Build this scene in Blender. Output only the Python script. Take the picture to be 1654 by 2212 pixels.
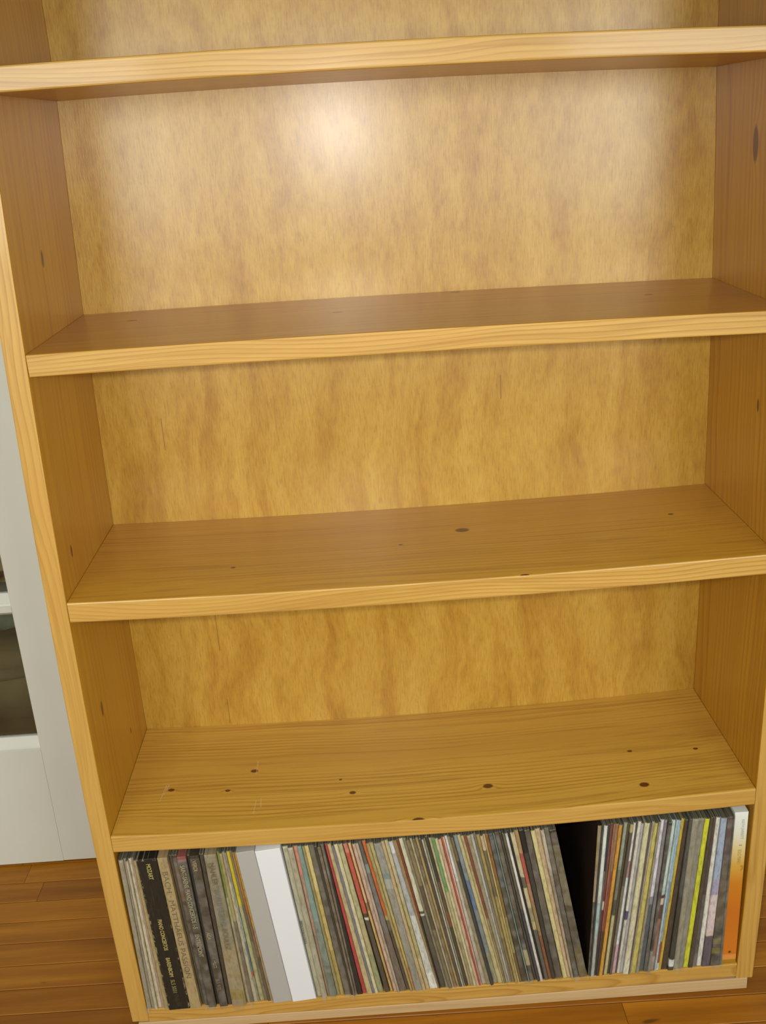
import bpy, bmesh, math, random
from mathutils import Vector, Matrix

random.seed(7)
for o in list(bpy.data.objects):
    bpy.data.objects.remove(o)
C = bpy.context.scene.collection
sc = bpy.context.scene

# ------------------------------------------------------------------ camera
CAM = Vector((0.4354, -1.3193, 1.3575))
RIGHT = Vector((0.99770329, -0.03322022, -0.05903021))
DOWN = Vector((-0.06694347, -0.35067622, -0.93410104))
FWD = Vector((0.01033055, 0.93590737, -0.3520947))
cd = bpy.data.cameras.new('camera')
cd.sensor_fit = 'VERTICAL'
cd.sensor_height = 24.0
cd.lens = 24.0 * 2191.3 / 2212.0
cd.clip_start = 0.05
cam = bpy.data.objects.new('camera', cd)
C.objects.link(cam)
cam.matrix_world = Matrix((
    (RIGHT.x, -DOWN.x, -FWD.x, CAM.x),
    (RIGHT.y, -DOWN.y, -FWD.y, CAM.y),
    (RIGHT.z, -DOWN.z, -FWD.z, CAM.z),
    (0, 0, 0, 1)))
sc.camera = cam

# ------------------------------------------------------------------ world, lights, exposure
w = bpy.data.worlds.new('world')
sc.world = w
w.use_nodes = True
w.node_tree.nodes['Background'].inputs[0].default_value = (1.0, 0.97, 0.92, 1)
w.node_tree.nodes['Background'].inputs[1].default_value = 0.30

def area(name, loc, target, sx, sy, power, col):
    d = bpy.data.lights.new(name, 'AREA')
    d.shape = 'RECTANGLE'; d.size = sx; d.size_y = sy; d.energy = power; d.color = col
    o = bpy.data.objects.new(name, d); C.objects.link(o)
    o.location = loc
    o.rotation_euler = (Vector(target) - Vector(loc)).to_track_quat('-Z', 'Y').to_euler()
    return o

# the camera's own flash, a few centimetres above and beside the lens
fl = bpy.data.lights.new('camera_flash', 'SPOT')
fl.energy = 42.0; fl.color = (1.0, 0.985, 0.945); fl.shadow_soft_size = 0.022
fl.spot_size = math.radians(90); fl.spot_blend = 1.0
flo = bpy.data.objects.new('camera_flash', fl); C.objects.link(flo)
flo.matrix_world = Matrix.Translation(Vector((-0.03, 0.0, 0.035))) @ cam.matrix_world @ Matrix.Rotation(math.radians(-5), 4, 'X')
# daylight from two windows in the wall behind the photographer
area('window_daylight', (-1.0, -3.36, 1.42), (-1.0, 0.0, 1.35), 1.2, 0.85, 46.0, (0.95, 1.0, 0.96))
area('window_daylight', (2.0, -3.36, 1.42), (2.0, 0.0, 1.35), 1.2, 0.85, 46.0, (0.95, 1.0, 0.96))

vs = sc.view_settings
vs.view_transform = 'Standard'
vs.look = 'None'
vs.exposure = 0.0
vs.gamma = 1.0
vs.use_curve_mapping = False
# record sleeves: x at foot (left, right), x at top (left, right), y of the spine, height, colours down the spine, kind, label
RECORDS = [
 (0.0012, 0.0077, -0.0015, 0.0058, -0.001, 0.3059, 'a29883', 'sp', 'thick pale grey record sleeve leaning against the left side panel, outermost of the row'),
 (0.0078, 0.0139, 0.0059, 0.0102, 0.001, 0.3067, '8c8374', 's', 'narrow mid grey record sleeve, second from the left side panel'),
 (0.014, 0.0191, 0.0103, 0.0139, -0.003, 0.3048, 'b3aa90', 's', 'narrow cream record sleeve, third from the left side panel'),
 (0.0192, 0.0253, 0.014, 0.0182, 0.001, 0.307, 'bdb49a', 's', 'cream white record sleeve, fourth from the left side panel'),
 (0.0254, 0.0305, 0.0183, 0.0219, 0.0, 0.3081, 'a08678', 's', 'narrow pinkish tan record sleeve, second left of the black box set'),
 (0.0306, 0.0377, 0.022, 0.0271, -0.003, 0.3055, '9c8a5e', 's', 'worn tan record sleeve touching the left side of the black box set'),
 (0.0387, 0.0738, 0.0277, 0.0598, -0.006, 0.3075, '1c1812', 'B', 'thick black record box set with scuffed corners and gold lettering'),
 (0.0746, 0.0926, 0.0606, 0.0766, -0.006, 0.3075, 'a08a62', 'B', 'thick tan record box set with large grey serif lettering, right of the black box'),
 (0.0932, 0.0983, 0.0775, 0.0833, 0.002, 0.3061, '4d4434', 's', 'dark olive record sleeve touching the tan box set with grey lettering'),
 (0.0984, 0.1054, 0.0833, 0.0912, -0.001, 0.3082, '.0:44392c,.08:6a4930,.3:4a3a2a,.5:403830', 'sp', 'dark brown record sleeve with faint orange marks, left of the red tipped one'),
 (0.1055, 0.1182, 0.0914, 0.1059, -0.006, 0.3075, '.0:8a4a48,.04:3a352c,.6:342f28', 'Bp', 'dark grey record box with a red tip and bold cream lettering'),
 (0.1183, 0.1237, 0.1061, 0.1118, 0.0, 0.3055, '2f302c', 's', 'narrow near black record sleeve between two dark boxes with cream lettering'),
 (0.1238, 0.1373, 0.1118, 0.1264, -0.006, 0.3075, '3c342a', 'Bp', 'dark brown record box with four short cream words spaced down it'),
 (0.1374, 0.1442, 0.1264, 0.1336, -0.003, 0.3082, '433a30', 's', 'dark brown record sleeve touching the plastic wrapped beige box set'),
 (0.1449, 0.1689, 0.1344, 0.1534, -0.006, 0.3075, '.0:8f8467,.12:8e876f,.55:958866,.62:a3916a,.9:9a8428,.97:9c8c66', 'Bp', 'beige record box set in clear plastic with a yellow patch near its foot'),
 (0.169, 0.1741, 0.1535, 0.157, 0.0, 0.3081, '.0:77803c,.3:a5a07a,.5:a09478', 's', 'cream record sleeve with a green upper part, right of the beige box set'),
 (0.1742, 0.1805, 0.1573, 0.1616, -0.001, 0.3052, '.0:a5a060,.4:a8a078,.45:6f6452', 'sp', 'record sleeve pale yellow above and brown below, near the beige box set'),
 (0.1806, 0.1869, 0.1616, 0.1658, 0.0, 0.3073, '.0:a08a78,.2:b0a288,.5:a8a088', 's', 'pinkish cream record sleeve, second left of the bright yellow topped one'),
 (0.187, 0.1901, 0.1661, 0.1682, 0.0, 0.3049, '.0:7f8a8a,.3:8a9a98,.6:58707c,.8:a04a40,.84:8a8a78', 's', 'narrow blue grey record sleeve with a small red mark near its foot'),
 (0.1902, 0.1976, 0.1682, 0.1733, 0.002, 0.306, '.0:bfa81c,.34:bfa81c,.36:a09c72', 's', 'record sleeve bright yellow above and pale khaki below'),
 (0.1977, 0.204, 0.1733, 0.1776, 0.001, 0.3068, '.0:6f684c,.35:5c5440,.6:6e6850', 's', 'mottled olive record sleeve right of the bright yellow topped one'),
 (0.2041, 0.2083, 0.1778, 0.1806, -0.001, 0.3056, '.0:a4703a,.3:9a5a34,.4:7c5a4c,.7:5c4c3c', 's', 'narrow record sleeve orange above and brown below, near the grey box set'),
 (0.2084, 0.2131, 0.1808, 0.184, 0.0, 0.3049, '.0:b89434,.5:a48c60,.8:9c8868', 's', 'narrow golden tan record sleeve touching the grey box set'),
 (0.214, 0.2456, 0.1845, 0.2141, -0.006, 0.3075, 'a19f9a', 'B', 'plain thick grey record box set'),
 (0.246, 0.2863, 0.2145, 0.2551, -0.006, 0.3075, 'd2d4d8', 'B', 'plain thick white record box set, widest of the row'),
 (0.2872, 0.2957, 0.2572, 0.266, 0.002, 0.3083, 'c0bda4', 'sp', 'cream record sleeve with small black lettering, touching the white box set'),
 (0.2958, 0.3043, 0.2661, 0.274, -0.003, 0.3086, 'b8b29c', 'sp', 'plain thick cream record sleeve, second right of the white box set'),
 (0.3045, 0.3082, 0.2745, 0.2807, 0.002, 0.3077, '.0:c0806e,.2:a88474,.6:987a68', 's', 'salmon pink record sleeve between a cream one and a teal one'),
 (0.3083, 0.3207, 0.2808, 0.2872, 0.0, 0.3083, '.0:76a0a0,.5:7c908c,.8:6c7a74', 'sp', 'teal record sleeve beside the salmon pink one'),
 (0.3208, 0.3262, 0.2877, 0.292, 0.002, 0.3054, '8f8258', 's', 'narrow olive tan record sleeve right of the teal one'),
 (0.3266, 0.3332, 0.2921, 0.2984, 0.001, 0.3072, '.0:c6b578,.3:b4a060,.7:a08c50', 's', 'pale yellow record sleeve right of the teal one'),
 (0.334, 0.3447, 0.2992, 0.3072, 0.001, 0.3065, '.0:6a6558,.3:4f4c44,.6:5a584c', 'sp', 'mottled dark grey record sleeve with a pale worn edge, right of the pale yellow one'),
 (0.3448, 0.3482, 0.3074, 0.3124, -0.001, 0.3059, '3c3830', 's', 'charcoal record sleeve, second right of the pale yellow one'),
 (0.3483, 0.3517, 0.3127, 0.3177, -0.003, 0.3049, '6f5c46', 'sp', 'brown record sleeve left of the thick taupe one near the crimson spine'),
 (0.3518, 0.3552, 0.3175, 0.3225, 0.001, 0.3073, '6a645a', 'sp', 'taupe record sleeve left of the black and crimson pair'),
 (0.3553, 0.3638, 0.3227, 0.3241, 0.0, 0.3068, '2c2622', 's', 'black record sleeve widening to its foot, touching the crimson one'),
 (0.3644, 0.3708, 0.3243, 0.3283, 0.001, 0.3077, 'a93a3c', 's', 'narrow crimson red record sleeve, full height'),
 (0.3714, 0.3802, 0.3285, 0.334, -0.001, 0.309, 'b0a076', 's', 'tan record sleeve touching the right side of the full height crimson one'),
 (0.3803, 0.3845, 0.3347, 0.339, -0.001, 0.3048, '70707a', 's', 'narrow slate grey record sleeve, second right of the full height crimson one'),
 (0.3846, 0.3901, 0.3387, 0.3445, -0.001, 0.3074, 'c2bb98', 's', 'thick cream record sleeve, third right of the full height crimson one'),
 (0.3902, 0.3993, 0.3448, 0.3521, 0.001, 0.3057, '.0:a8a47c,.5:a39a70,.75:8a8c68', 's', 'khaki record sleeve left of the coral red topped one'),
 (0.4021, 0.4099, 0.3534, 0.36, 0.0, 0.3065, '.0:c4766a,.06:b04a3c,.45:b04a3c,.46:3c342c,.49:c0b8a8,.51:4a4038,.8:453a32', 's', 'record sleeve coral red above and dark brown below with a small white mark'),
 (0.4108, 0.4149, 0.3609, 0.3653, 0.002, 0.3059, '.0:c4a878,.4:7c7048,.45:b89c5c', 's', 'peach tan record sleeve right of the coral red topped one'),
 (0.415, 0.4163, 0.3655, 0.3668, 0.002, 0.3054, '7a2c20', 's', 'very thin dark red record sleeve between a peach and a pinkish one'),
 (0.4167, 0.4224, 0.3673, 0.3735, 0.0, 0.305, 'b8a08c', 's', 'pinkish cream record sleeve right of the thin dark red one'),
 (0.4225, 0.4264, 0.3731, 0.3774, -0.003, 0.3077, 'a8988a', 's', 'greyish pink record sleeve left of the grey one with a notched label'),
 (0.4265, 0.4382, 0.3775, 0.3825, 0.0, 0.3079, '.0:5c5850,.15:7c8880,.2:6e6a66,.6:6a5e54', 's', 'grey record sleeve touching the left side of the orange topped one'),
 (0.4385, 0.4445, 0.3828, 0.389, 0.002, 0.3084, '.0:b8602e,.48:b8602e,.5:a89858,.53:6a5c48,.6:4c4034', 's', 'record sleeve orange above and dark brown below'),
 (0.4446, 0.4484, 0.3896, 0.3946, -0.003, 0.306, '9c8e60', 's', 'olive tan record sleeve touching the right side of the orange topped one'),
 (0.4485, 0.4526, 0.3947, 0.4005, -0.001, 0.3058, '.0:a89c68,.5:b49c58,.85:b08050', 's', 'yellowish tan record sleeve, second right of the orange topped one'),
 (0.4531, 0.4648, 0.4014, 0.4139, -0.003, 0.3047, '.0:8b8b84,.16:8b8b84,.2:6f8080,.24:9a9a90,.3:8a887e', 's', 'thick grey record sleeve with a white flecked edge'),
 (0.4649, 0.4707, 0.4134, 0.4184, -0.003, 0.3085, 'b09c74', 's', 'tan record sleeve right of the thick grey one with a flecked edge'),
 (0.4708, 0.4774, 0.4186, 0.4244, 0.0, 0.3078, '.0:b4aa88,.4:a49c6c,.8:b4a280', 's', 'khaki cream record sleeve left of the bright grey white one'),
 (0.4781, 0.4907, 0.4253, 0.4316, 0.0, 0.3046, '.0:c8ccd0,.08:a0a4a8,.5:c0c2bc,.9:d2d4cc', 's', 'bright grey white record sleeve widening towards its foot'),
 (0.4908, 0.4937, 0.4314, 0.4379, 0.0, 0.3059, '8a7452', 's', 'brown record sleeve wedged in above the thin maroon one'),
 (0.4939, 0.4954, 0.4379, 0.4412, -0.001, 0.308, '.0:7a2c22,.5:7a2c22,.52:38302a', 's', 'thin maroon record sleeve, dark below, left of the chalky white topped one'),
 (0.4959, 0.5048, 0.4415, 0.4478, 0.001, 0.3084, '.0:bfbda4,.47:bfbda4,.48:4a4438,.5:c8c8c0,.515:4c483e,.8:44403a', 's', 'record sleeve chalky white above and charcoal below, with a white speck'),
 (0.5049, 0.5097, 0.448, 0.453, 0.002, 0.3076, '8a8268', 'sp', 'olive grey record sleeve right of the chalky white topped one'),
 (0.5098, 0.5152, 0.4535, 0.4592, -0.003, 0.3058, '.0:7c6e50,.3:4f4438,.6:6e6450', 's', 'brown mottled record sleeve, second right of the chalky white topped one'),
 (0.5153, 0.5186, 0.4588, 0.4624, -0.001, 0.3085, 'a49a7a', 's', 'thin beige record sleeve, third right of the chalky white topped one'),
 (0.5187, 0.5235, 0.4631, 0.4682, 0.0, 0.3051, '.0:6e5c3c,.3:8c7448,.6:7c6a4c,.9:8a6a48', 'sp', 'golden brown record sleeve left of a charcoal one'),
 (0.5236, 0.5276, 0.4679, 0.4722, 0.001, 0.3072, 'a08c5c', 's', 'tan record sleeve touching the left side of a thick charcoal one'),
 (0.5277, 0.5325, 0.4725, 0.4776, -0.001, 0.306, '.0:4a443c,.5:544c44', 's', 'charcoal record sleeve left of the green topped one, behind a pale thin edge'),
 (0.5326, 0.5352, 0.4776, 0.4805, -0.003, 0.3061, 'b0ac98', 's', 'thin pale grey record sleeve between two charcoal ones'),
 (0.5353, 0.538, 0.4807, 0.4836, 0.001, 0.3053, '8c8a74', 's', 'thin sage grey record sleeve touching the second charcoal one'),
 (0.5381, 0.5428, 0.483, 0.488, 0.0, 0.309, '.0:3c382c,.3:5a4a3a,.5:7a4c34,.6:4a4034', 's', 'dark record sleeve with rust coloured marks, left of the green topped one'),
 (0.5429, 0.547, 0.4889, 0.4932, 0.002, 0.3049, 'b4a880', 's', 'beige record sleeve touching the left side of the green topped one'),
 (0.5471, 0.5518, 0.493, 0.498, -0.001, 0.3064, '.0:669060,.33:6a9460,.36:a8a07c,.7:948a6c', 's', 'record sleeve green above and beige below'),
 (0.5519, 0.5566, 0.4984, 0.5034, -0.001, 0.305, 'bcb48e', 's', 'cream record sleeve touching the right side of the green topped one'),
 (0.5567, 0.5615, 0.5036, 0.5086, -0.003, 0.3047, 'b89c86', 's', 'pinkish tan record sleeve left of the thin scarlet one'),
 (0.5618, 0.5639, 0.5086, 0.5111, -0.001, 0.3072, 'b4503c', 's', 'very thin scarlet record sleeve among pinkish ones'),
 (0.564, 0.566, 0.5112, 0.5141, -0.001, 0.3072, 'c0a494', 's', 'pink record sleeve touching the right side of the thin scarlet one'),
 (0.5661, 0.5739, 0.5143, 0.5186, 0.002, 0.3067, '.0:d0cccc,.3:b8b0a4,.7:a89c8e', 's', 'pale record sleeve with a bright white tip, right of the thin scarlet one'),
 (0.574, 0.5804, 0.5188, 0.5231, -0.001, 0.3059, '8c8468', 's', 'olive record sleeve touching the left side of the long navy one'),
 (0.5805, 0.5856, 0.5234, 0.5277, -0.003, 0.3051, '.0:6a5c40,.15:2c3038,.9:2c3038', 's', 'long navy black record sleeve left of the blue grey one'),
 (0.5857, 0.5939, 0.5277, 0.5342, 0.002, 0.3058, '.0:78848c,.3:5c7090,.5:747c80,.8:8a8870', 's', 'blue grey record sleeve right of the long navy one'),
 (0.594, 0.6013, 0.534, 0.5397, 0.001, 0.3074, 'b4a87c', 's', 'cream record sleeve right of the blue grey one'),
 (0.6014, 0.6041, 0.54, 0.5443, -0.001, 0.3066, 'a89c70', 's', 'beige record sleeve, second right of the blue grey one'),
 (0.6042, 0.6069, 0.5444, 0.5488, -0.001, 0.3065, '.0:7a3c30,.4:7a4036,.55:8a7858', 's', 'record sleeve brick red above and tan below'),
 (0.607, 0.6111, 0.5492, 0.5557, 0.001, 0.3047, 'a49c80', 'sp', 'thick khaki record sleeve right of the brick red topped one'),
 (0.6112, 0.6139, 0.5555, 0.5598, 0.001, 0.3065, 'aaa6a0', 's', 'pale grey record sleeve, second right of the brick red topped one'),
 (0.614, 0.6169, 0.5596, 0.5639, 0.001, 0.3082, '.0:6c6858,.5:7c7464', 's', 'dark khaki record sleeve, third right of the brick red topped one'),
 (0.617, 0.6223, 0.5645, 0.5703, 0.001, 0.3053, '.0:9c8850,.3:8c7c54,.7:7c6a48', 's', 'golden olive record sleeve left of the one with a pale frayed top'),
 (0.6224, 0.627, 0.5703, 0.5753, -0.003, 0.3056, '.0:b8a890,.1:6a604c,.4:9c8c58', 's', 'record sleeve with a pale frayed top, left of the rust brown one'),
 (0.6271, 0.6296, 0.5752, 0.5781, -0.001, 0.3069, 'b8a470', 's', 'thin straw coloured record sleeve beside the rust brown one'),
 (0.6297, 0.6343, 0.5783, 0.5833, -0.001, 0.3064, '.0:86582c,.3:7a6434,.55:8a8050,.8:6a5434', 's', 'rust brown record sleeve left of the dark slate one'),
 (0.6348, 0.6445, 0.5839, 0.5916, 0.0, 0.3051, '.0:4a545a,.35:46443c,.6:3c3428', 'sp', 'dark slate record sleeve turning brown to its foot'),
 (0.6446, 0.647, 0.5911, 0.5932, -0.003, 0.3085, '6a8478', 's', 'very thin sea green record sleeve between two dark ones'),
 (0.6471, 0.6551, 0.5936, 0.6009, 0.0, 0.307, '.0:5c5248,.5:443c36,.78:443c36,.79:b0a484,.9:463e38', 'sp', 'dark brown record sleeve with a cream patch near its foot'),
 (0.6552, 0.66, 0.6011, 0.6054, 0.002, 0.3063, '4c463e', 's', 'charcoal brown record sleeve, second left of the thin white one'),
 (0.6601, 0.6645, 0.6054, 0.6094, -0.003, 0.3067, '.0:5c584a,.5:40424a', 's', 'dark slate record sleeve touching the left side of the thin white one'),
 (0.665, 0.6697, 0.6098, 0.6142, -0.003, 0.3064, 'ccc8c4', 's', 'thin bright white record sleeve amid dark ones'),
 (0.6698, 0.6729, 0.6139, 0.6175, 0.002, 0.3085, '30302f', 's', 'black record sleeve touching the right side of the thin white one'),
 (0.673, 0.6792, 0.6181, 0.6253, -0.001, 0.306, '.0:b8ac88,.27:b4ac94,.29:5a5448,.37:b0a480,.5:8c8468,.6:b0a070,.65:54504a', 's', 'record sleeve with cream and charcoal blocks down its spine'),
 (0.6793, 0.6848, 0.625, 0.6316, 0.001, 0.3081, '.0:a08058,.15:a04c40,.35:9c7058,.5:8a7450,.7:7c4c34', 's', 'record sleeve with tan and dull red patches down its spine'),
 (0.6854, 0.6911, 0.6323, 0.6404, 0.0, 0.3082, '.0:1e1e1e,.15:3a3834,.6:3c3834', 's', 'black record sleeve right of the dull red patched one'),
 (0.6914, 0.7033, 0.6412, 0.6504, 0.002, 0.3055, '.0:524e48,.4:5c584c,.7:484238', 'sp', 'thick charcoal record sleeve touching the pale yellow thick one'),
 (0.7042, 0.7114, 0.6511, 0.6584, 0.0, 0.306, 'c2b884', 's', 'thick pale yellow record sleeve right of the thick charcoal one'),
 (0.7115, 0.7174, 0.658, 0.6661, 0.001, 0.3088, 'b8a080', 's', 'thick beige record sleeve touching the right side of the pale yellow thick one'),
 (0.7175, 0.7215, 0.6662, 0.672, -0.003, 0.3084, '.0:b0a898,.3:8c8474,.6:a4947c', 's', 'greyish beige record sleeve left of the dark speckled ones'),
 (0.7216, 0.731, 0.6721, 0.68, 0.0, 0.3088, '.0:6a645c,.3:4c4440,.6:3e3a34', 'sp', 'dark speckled record sleeve, second from the right end of the left leaning row'),
 (0.7315, 0.7451, 0.6811, 0.6918, -0.001, 0.3047, '.0:3c3628,.1:6c6448,.5:4c4432,.8:6a6040', 'sp', 'dark sleeve with a worn yellowish edge, at the right end of the left leaning row'),
 (0.7465, 0.7487, 0.7591, 0.765, 0.002, 0.3051, '.0:9a8a60,.3:a89a84,.5:3c3a34', 'sp', 'tan and charcoal record sleeve facing the dark gap in the row'),
 (0.7488, 0.7506, 0.7652, 0.7681, 0.0, 0.3075, '3a3e40', 's', 'narrow dark slate record sleeve left of the silvery white one by the gap'),
 (0.7507, 0.7561, 0.7682, 0.774, -0.003, 0.3084, '.0:c8cec8,.5:9ab0b0,.7:a4a8a4', 's', 'silvery white record sleeve near the dark gap in the row'),
 (0.7562, 0.7584, 0.774, 0.7791, 0.001, 0.3071, '.0:30363c,.3:5c6068,.7:48444c', 's', 'dark blue grey record sleeve right of the silvery white one by the gap'),
 (0.7585, 0.7604, 0.7793, 0.7836, 0.001, 0.3087, '.0:6c3c38,.4:742e2c,.5:b8b09c,.56:5c3030,.8:403430', 's', 'record sleeve dark red with a small cream mark halfway down'),
 (0.7605, 0.762, 0.7837, 0.7873, -0.001, 0.3081, '.0:8a5c4c,.4:8c5044,.7:4c3c34', 's', 'reddish brown record sleeve, second left of the amber one'),
 (0.7621, 0.764, 0.7874, 0.7918, -0.001, 0.3087, '.0:8c6a50,.3:7c4038,.7:40342c', 's', 'dull brown red record sleeve touching the left side of the amber one'),
 (0.7644, 0.7703, 0.792, 0.7975, -0.003, 0.3072, 'c08c34', 's', 'amber orange record sleeve, full height'),
 (0.7704, 0.7732, 0.7974, 0.8003, 0.0, 0.305, '38342c', 's', 'narrow black record sleeve touching the right side of the amber one'),
 (0.7733, 0.779, 0.8007, 0.8065, 0.001, 0.3085, '.0:8c9480,.3:6c6c5c,.5:48483c,.6:b0a87c', 's', 'grey green record sleeve with a straw coloured lower half'),
 (0.7791, 0.7827, 0.8063, 0.8106, 0.002, 0.3047, '4c4438', 's', 'dark brown record sleeve right of the grey green one'),
 (0.7828, 0.7868, 0.8107, 0.8158, -0.001, 0.3052, '.0:a8986c,.05:4c463c,.4:6c6454,.8:5c5048', 's', 'charcoal record sleeve left of the thin white and pink one'),
 (0.7869, 0.7931, 0.816, 0.8203, 0.002, 0.306, '.0:ccc8c0,.1:ccc4c4,.25:a47c80,.35:c8ccd0,.8:b898a4', 's', 'thin white record sleeve with a pink mark'),
 (0.7932, 0.7957, 0.8206, 0.8234, 0.002, 0.308, '54504c', 's', 'narrow charcoal record sleeve between two white ones'),
 (0.7958, 0.8002, 0.8236, 0.8286, 0.001, 0.3086, '.0:ccc8bc,.57:ccc8bc,.58:44406c,.63:44406c,.64:c4c0b4', 's', 'white record sleeve with a violet square halfway down'),
 (0.8003, 0.8052, 0.8284, 0.8327, 0.001, 0.3046, 'a09ea4', 's', 'lilac grey record sleeve touching the white one with a violet square'),
 (0.8053, 0.8144, 0.8331, 0.8411, -0.003, 0.3076, '.0:c4c09c,.6:c4bea4,.9:ccc8b4', 's', 'thick ivory record sleeve left of the straw yellow one'),
 (0.8145, 0.8162, 0.8411, 0.8447, -0.003, 0.3067, '5c504c', 's', 'narrow brown record sleeve right of the thick ivory one'),
 (0.8163, 0.8183, 0.8449, 0.8492, 0.0, 0.3072, 'a0988a', 's', 'greige record sleeve touching the left side of the straw yellow one'),
 (0.8184, 0.827, 0.849, 0.8548, -0.001, 0.3047, 'b8ac60', 's', 'straw yellow record sleeve'),
 (0.8271, 0.8319, 0.8552, 0.8588, -0.003, 0.308, '8c8474', 's', 'narrow taupe record sleeve right of the straw yellow one'),
 (0.832, 0.8408, 0.859, 0.8655, 0.002, 0.3086, '.0:ccc8d4,.48:c8c0c8,.5:7c8090,.55:4a545c,.8:4c5660', 's', 'record sleeve lilac white above and slate blue below'),
 (0.8409, 0.8467, 0.8656, 0.8699, 0.0, 0.3083, '.0:8c8890,.4:78747c,.7:5c5c5c', 'sp', 'mid grey record sleeve right of the lilac white topped one'),
 (0.8468, 0.8511, 0.8698, 0.8767, -0.003, 0.3049, '.0:3a3a3c,.5:34342f,.85:8c8c88', 'sp', 'black record sleeve left of the mint white topped one'),
 (0.8514, 0.8585, 0.8772, 0.8838, 0.002, 0.3065, '.0:b8ccc4,.46:b4c8c4,.49:542c28,.51:c4b8a4,.55:583430,.65:8a6454,.9:a09088', 's', 'record sleeve mint white above and brownish red below'),
 (0.8586, 0.8617, 0.884, 0.8876, -0.001, 0.308, 'a8b4bc', 's', 'narrow pale blue record sleeve beside the steel blue one'),
 (0.8618, 0.8656, 0.8876, 0.8919, 0.0, 0.3062, '.0:8cb0c8,.4:6c8ca8,.6:88989c,.8:8c4c40,.95:c4ccd0', 's', 'steel blue record sleeve touching the left side of the mustard one'),
 (0.8659, 0.8707, 0.8925, 0.8976, 0.001, 0.3083, 'b89c34', 's', 'mustard yellow record sleeve right of the steel blue one'),
 (0.8711, 0.8812, 0.8977, 0.9036, 0.001, 0.3049, '463a2e', 's', 'dark brown record sleeve touching the right side of the mustard one'),
 (0.8813, 0.89, 0.904, 0.9091, -0.003, 0.3086, '.0:4c4c48,.5:3c3c34,.92:c8ccc8,.97:44443c', 's', 'black green record sleeve with a white dot at its foot'),
 (0.8906, 0.8994, 0.9097, 0.92, 0.0, 0.3068, '9c9888', 'sp', 'thick grey record sleeve in clear plastic, left half of the grey pair'),
 (0.8995, 0.9075, 0.9201, 0.9296, 0.001, 0.3064, '8c8c84', 'sp', 'thick grey record sleeve in clear plastic touching the lime yellow one'),
 (0.9081, 0.9164, 0.9302, 0.938, 0.001, 0.3048, 'c2c42c', 's', 'lime yellow record sleeve, brightest of the row'),
 (0.9168, 0.9233, 0.9385, 0.943, -0.001, 0.3074, '4c4438', 's', 'dark brown record sleeve touching the right side of the lime yellow one'),
 (0.9234, 0.931, 0.943, 0.9481, 0.001, 0.3064, '.0:4c403c,.5:585450,.9:6c6864', 's', 'dark grey record sleeve between a brown one and a thick white one'),
 (0.9314, 0.9392, 0.9484, 0.955, 0.002, 0.3053, 'd0cec4', 's', 'thick white record sleeve near the right side panel'),
 (0.9396, 0.9528, 0.9554, 0.965, -0.001, 0.3053, '.0:96a4bc,.4:9c98b4,.5:ccbcc0,.75:c8b4ac,.78:544c5c', 's', 'record sleeve lavender above, pale pink in the middle, dark purple at its foot'),
 (0.9533, 0.9688, 0.9654, 0.974, -0.001, 0.306, '.0:544448,.3:5c5040,.7:3c3a2c,.8:6c6a20,.84:34322c,.87:6c6a20,.91:34322c', 'sp', 'dark record sleeve with two small yellow marks near its foot'),
 (0.9693, 0.9733, 0.9743, 0.9776, 0.0, 0.3057, '.0:4c4c44,.5:5c6464', 'sp', 'narrow dark grey record sleeve touching the orange box set'),
 (0.9742, 0.999, 0.9784, 1.0006, 0.004, 0.3095, 'B', 'B', 'thick record box set fading from white to orange, against the right side panel'),
]

# ------------------------------------------------------------------ helpers
def srgb(h):
    if isinstance(h, str):
        v = [int(h[i:i+2], 16) / 255 for i in (0, 2, 4)]
    else:
        v = [c / 255 for c in h]
    return tuple((c / 12.92 if c <= 0.04045 else ((c + 0.055) / 1.055) ** 2.4) for c in v)

def rgba(c, k=1.0):
    return (min(c[0]*k, 1), min(c[1]*k, 1), min(c[2]*k, 1), 1)

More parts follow.
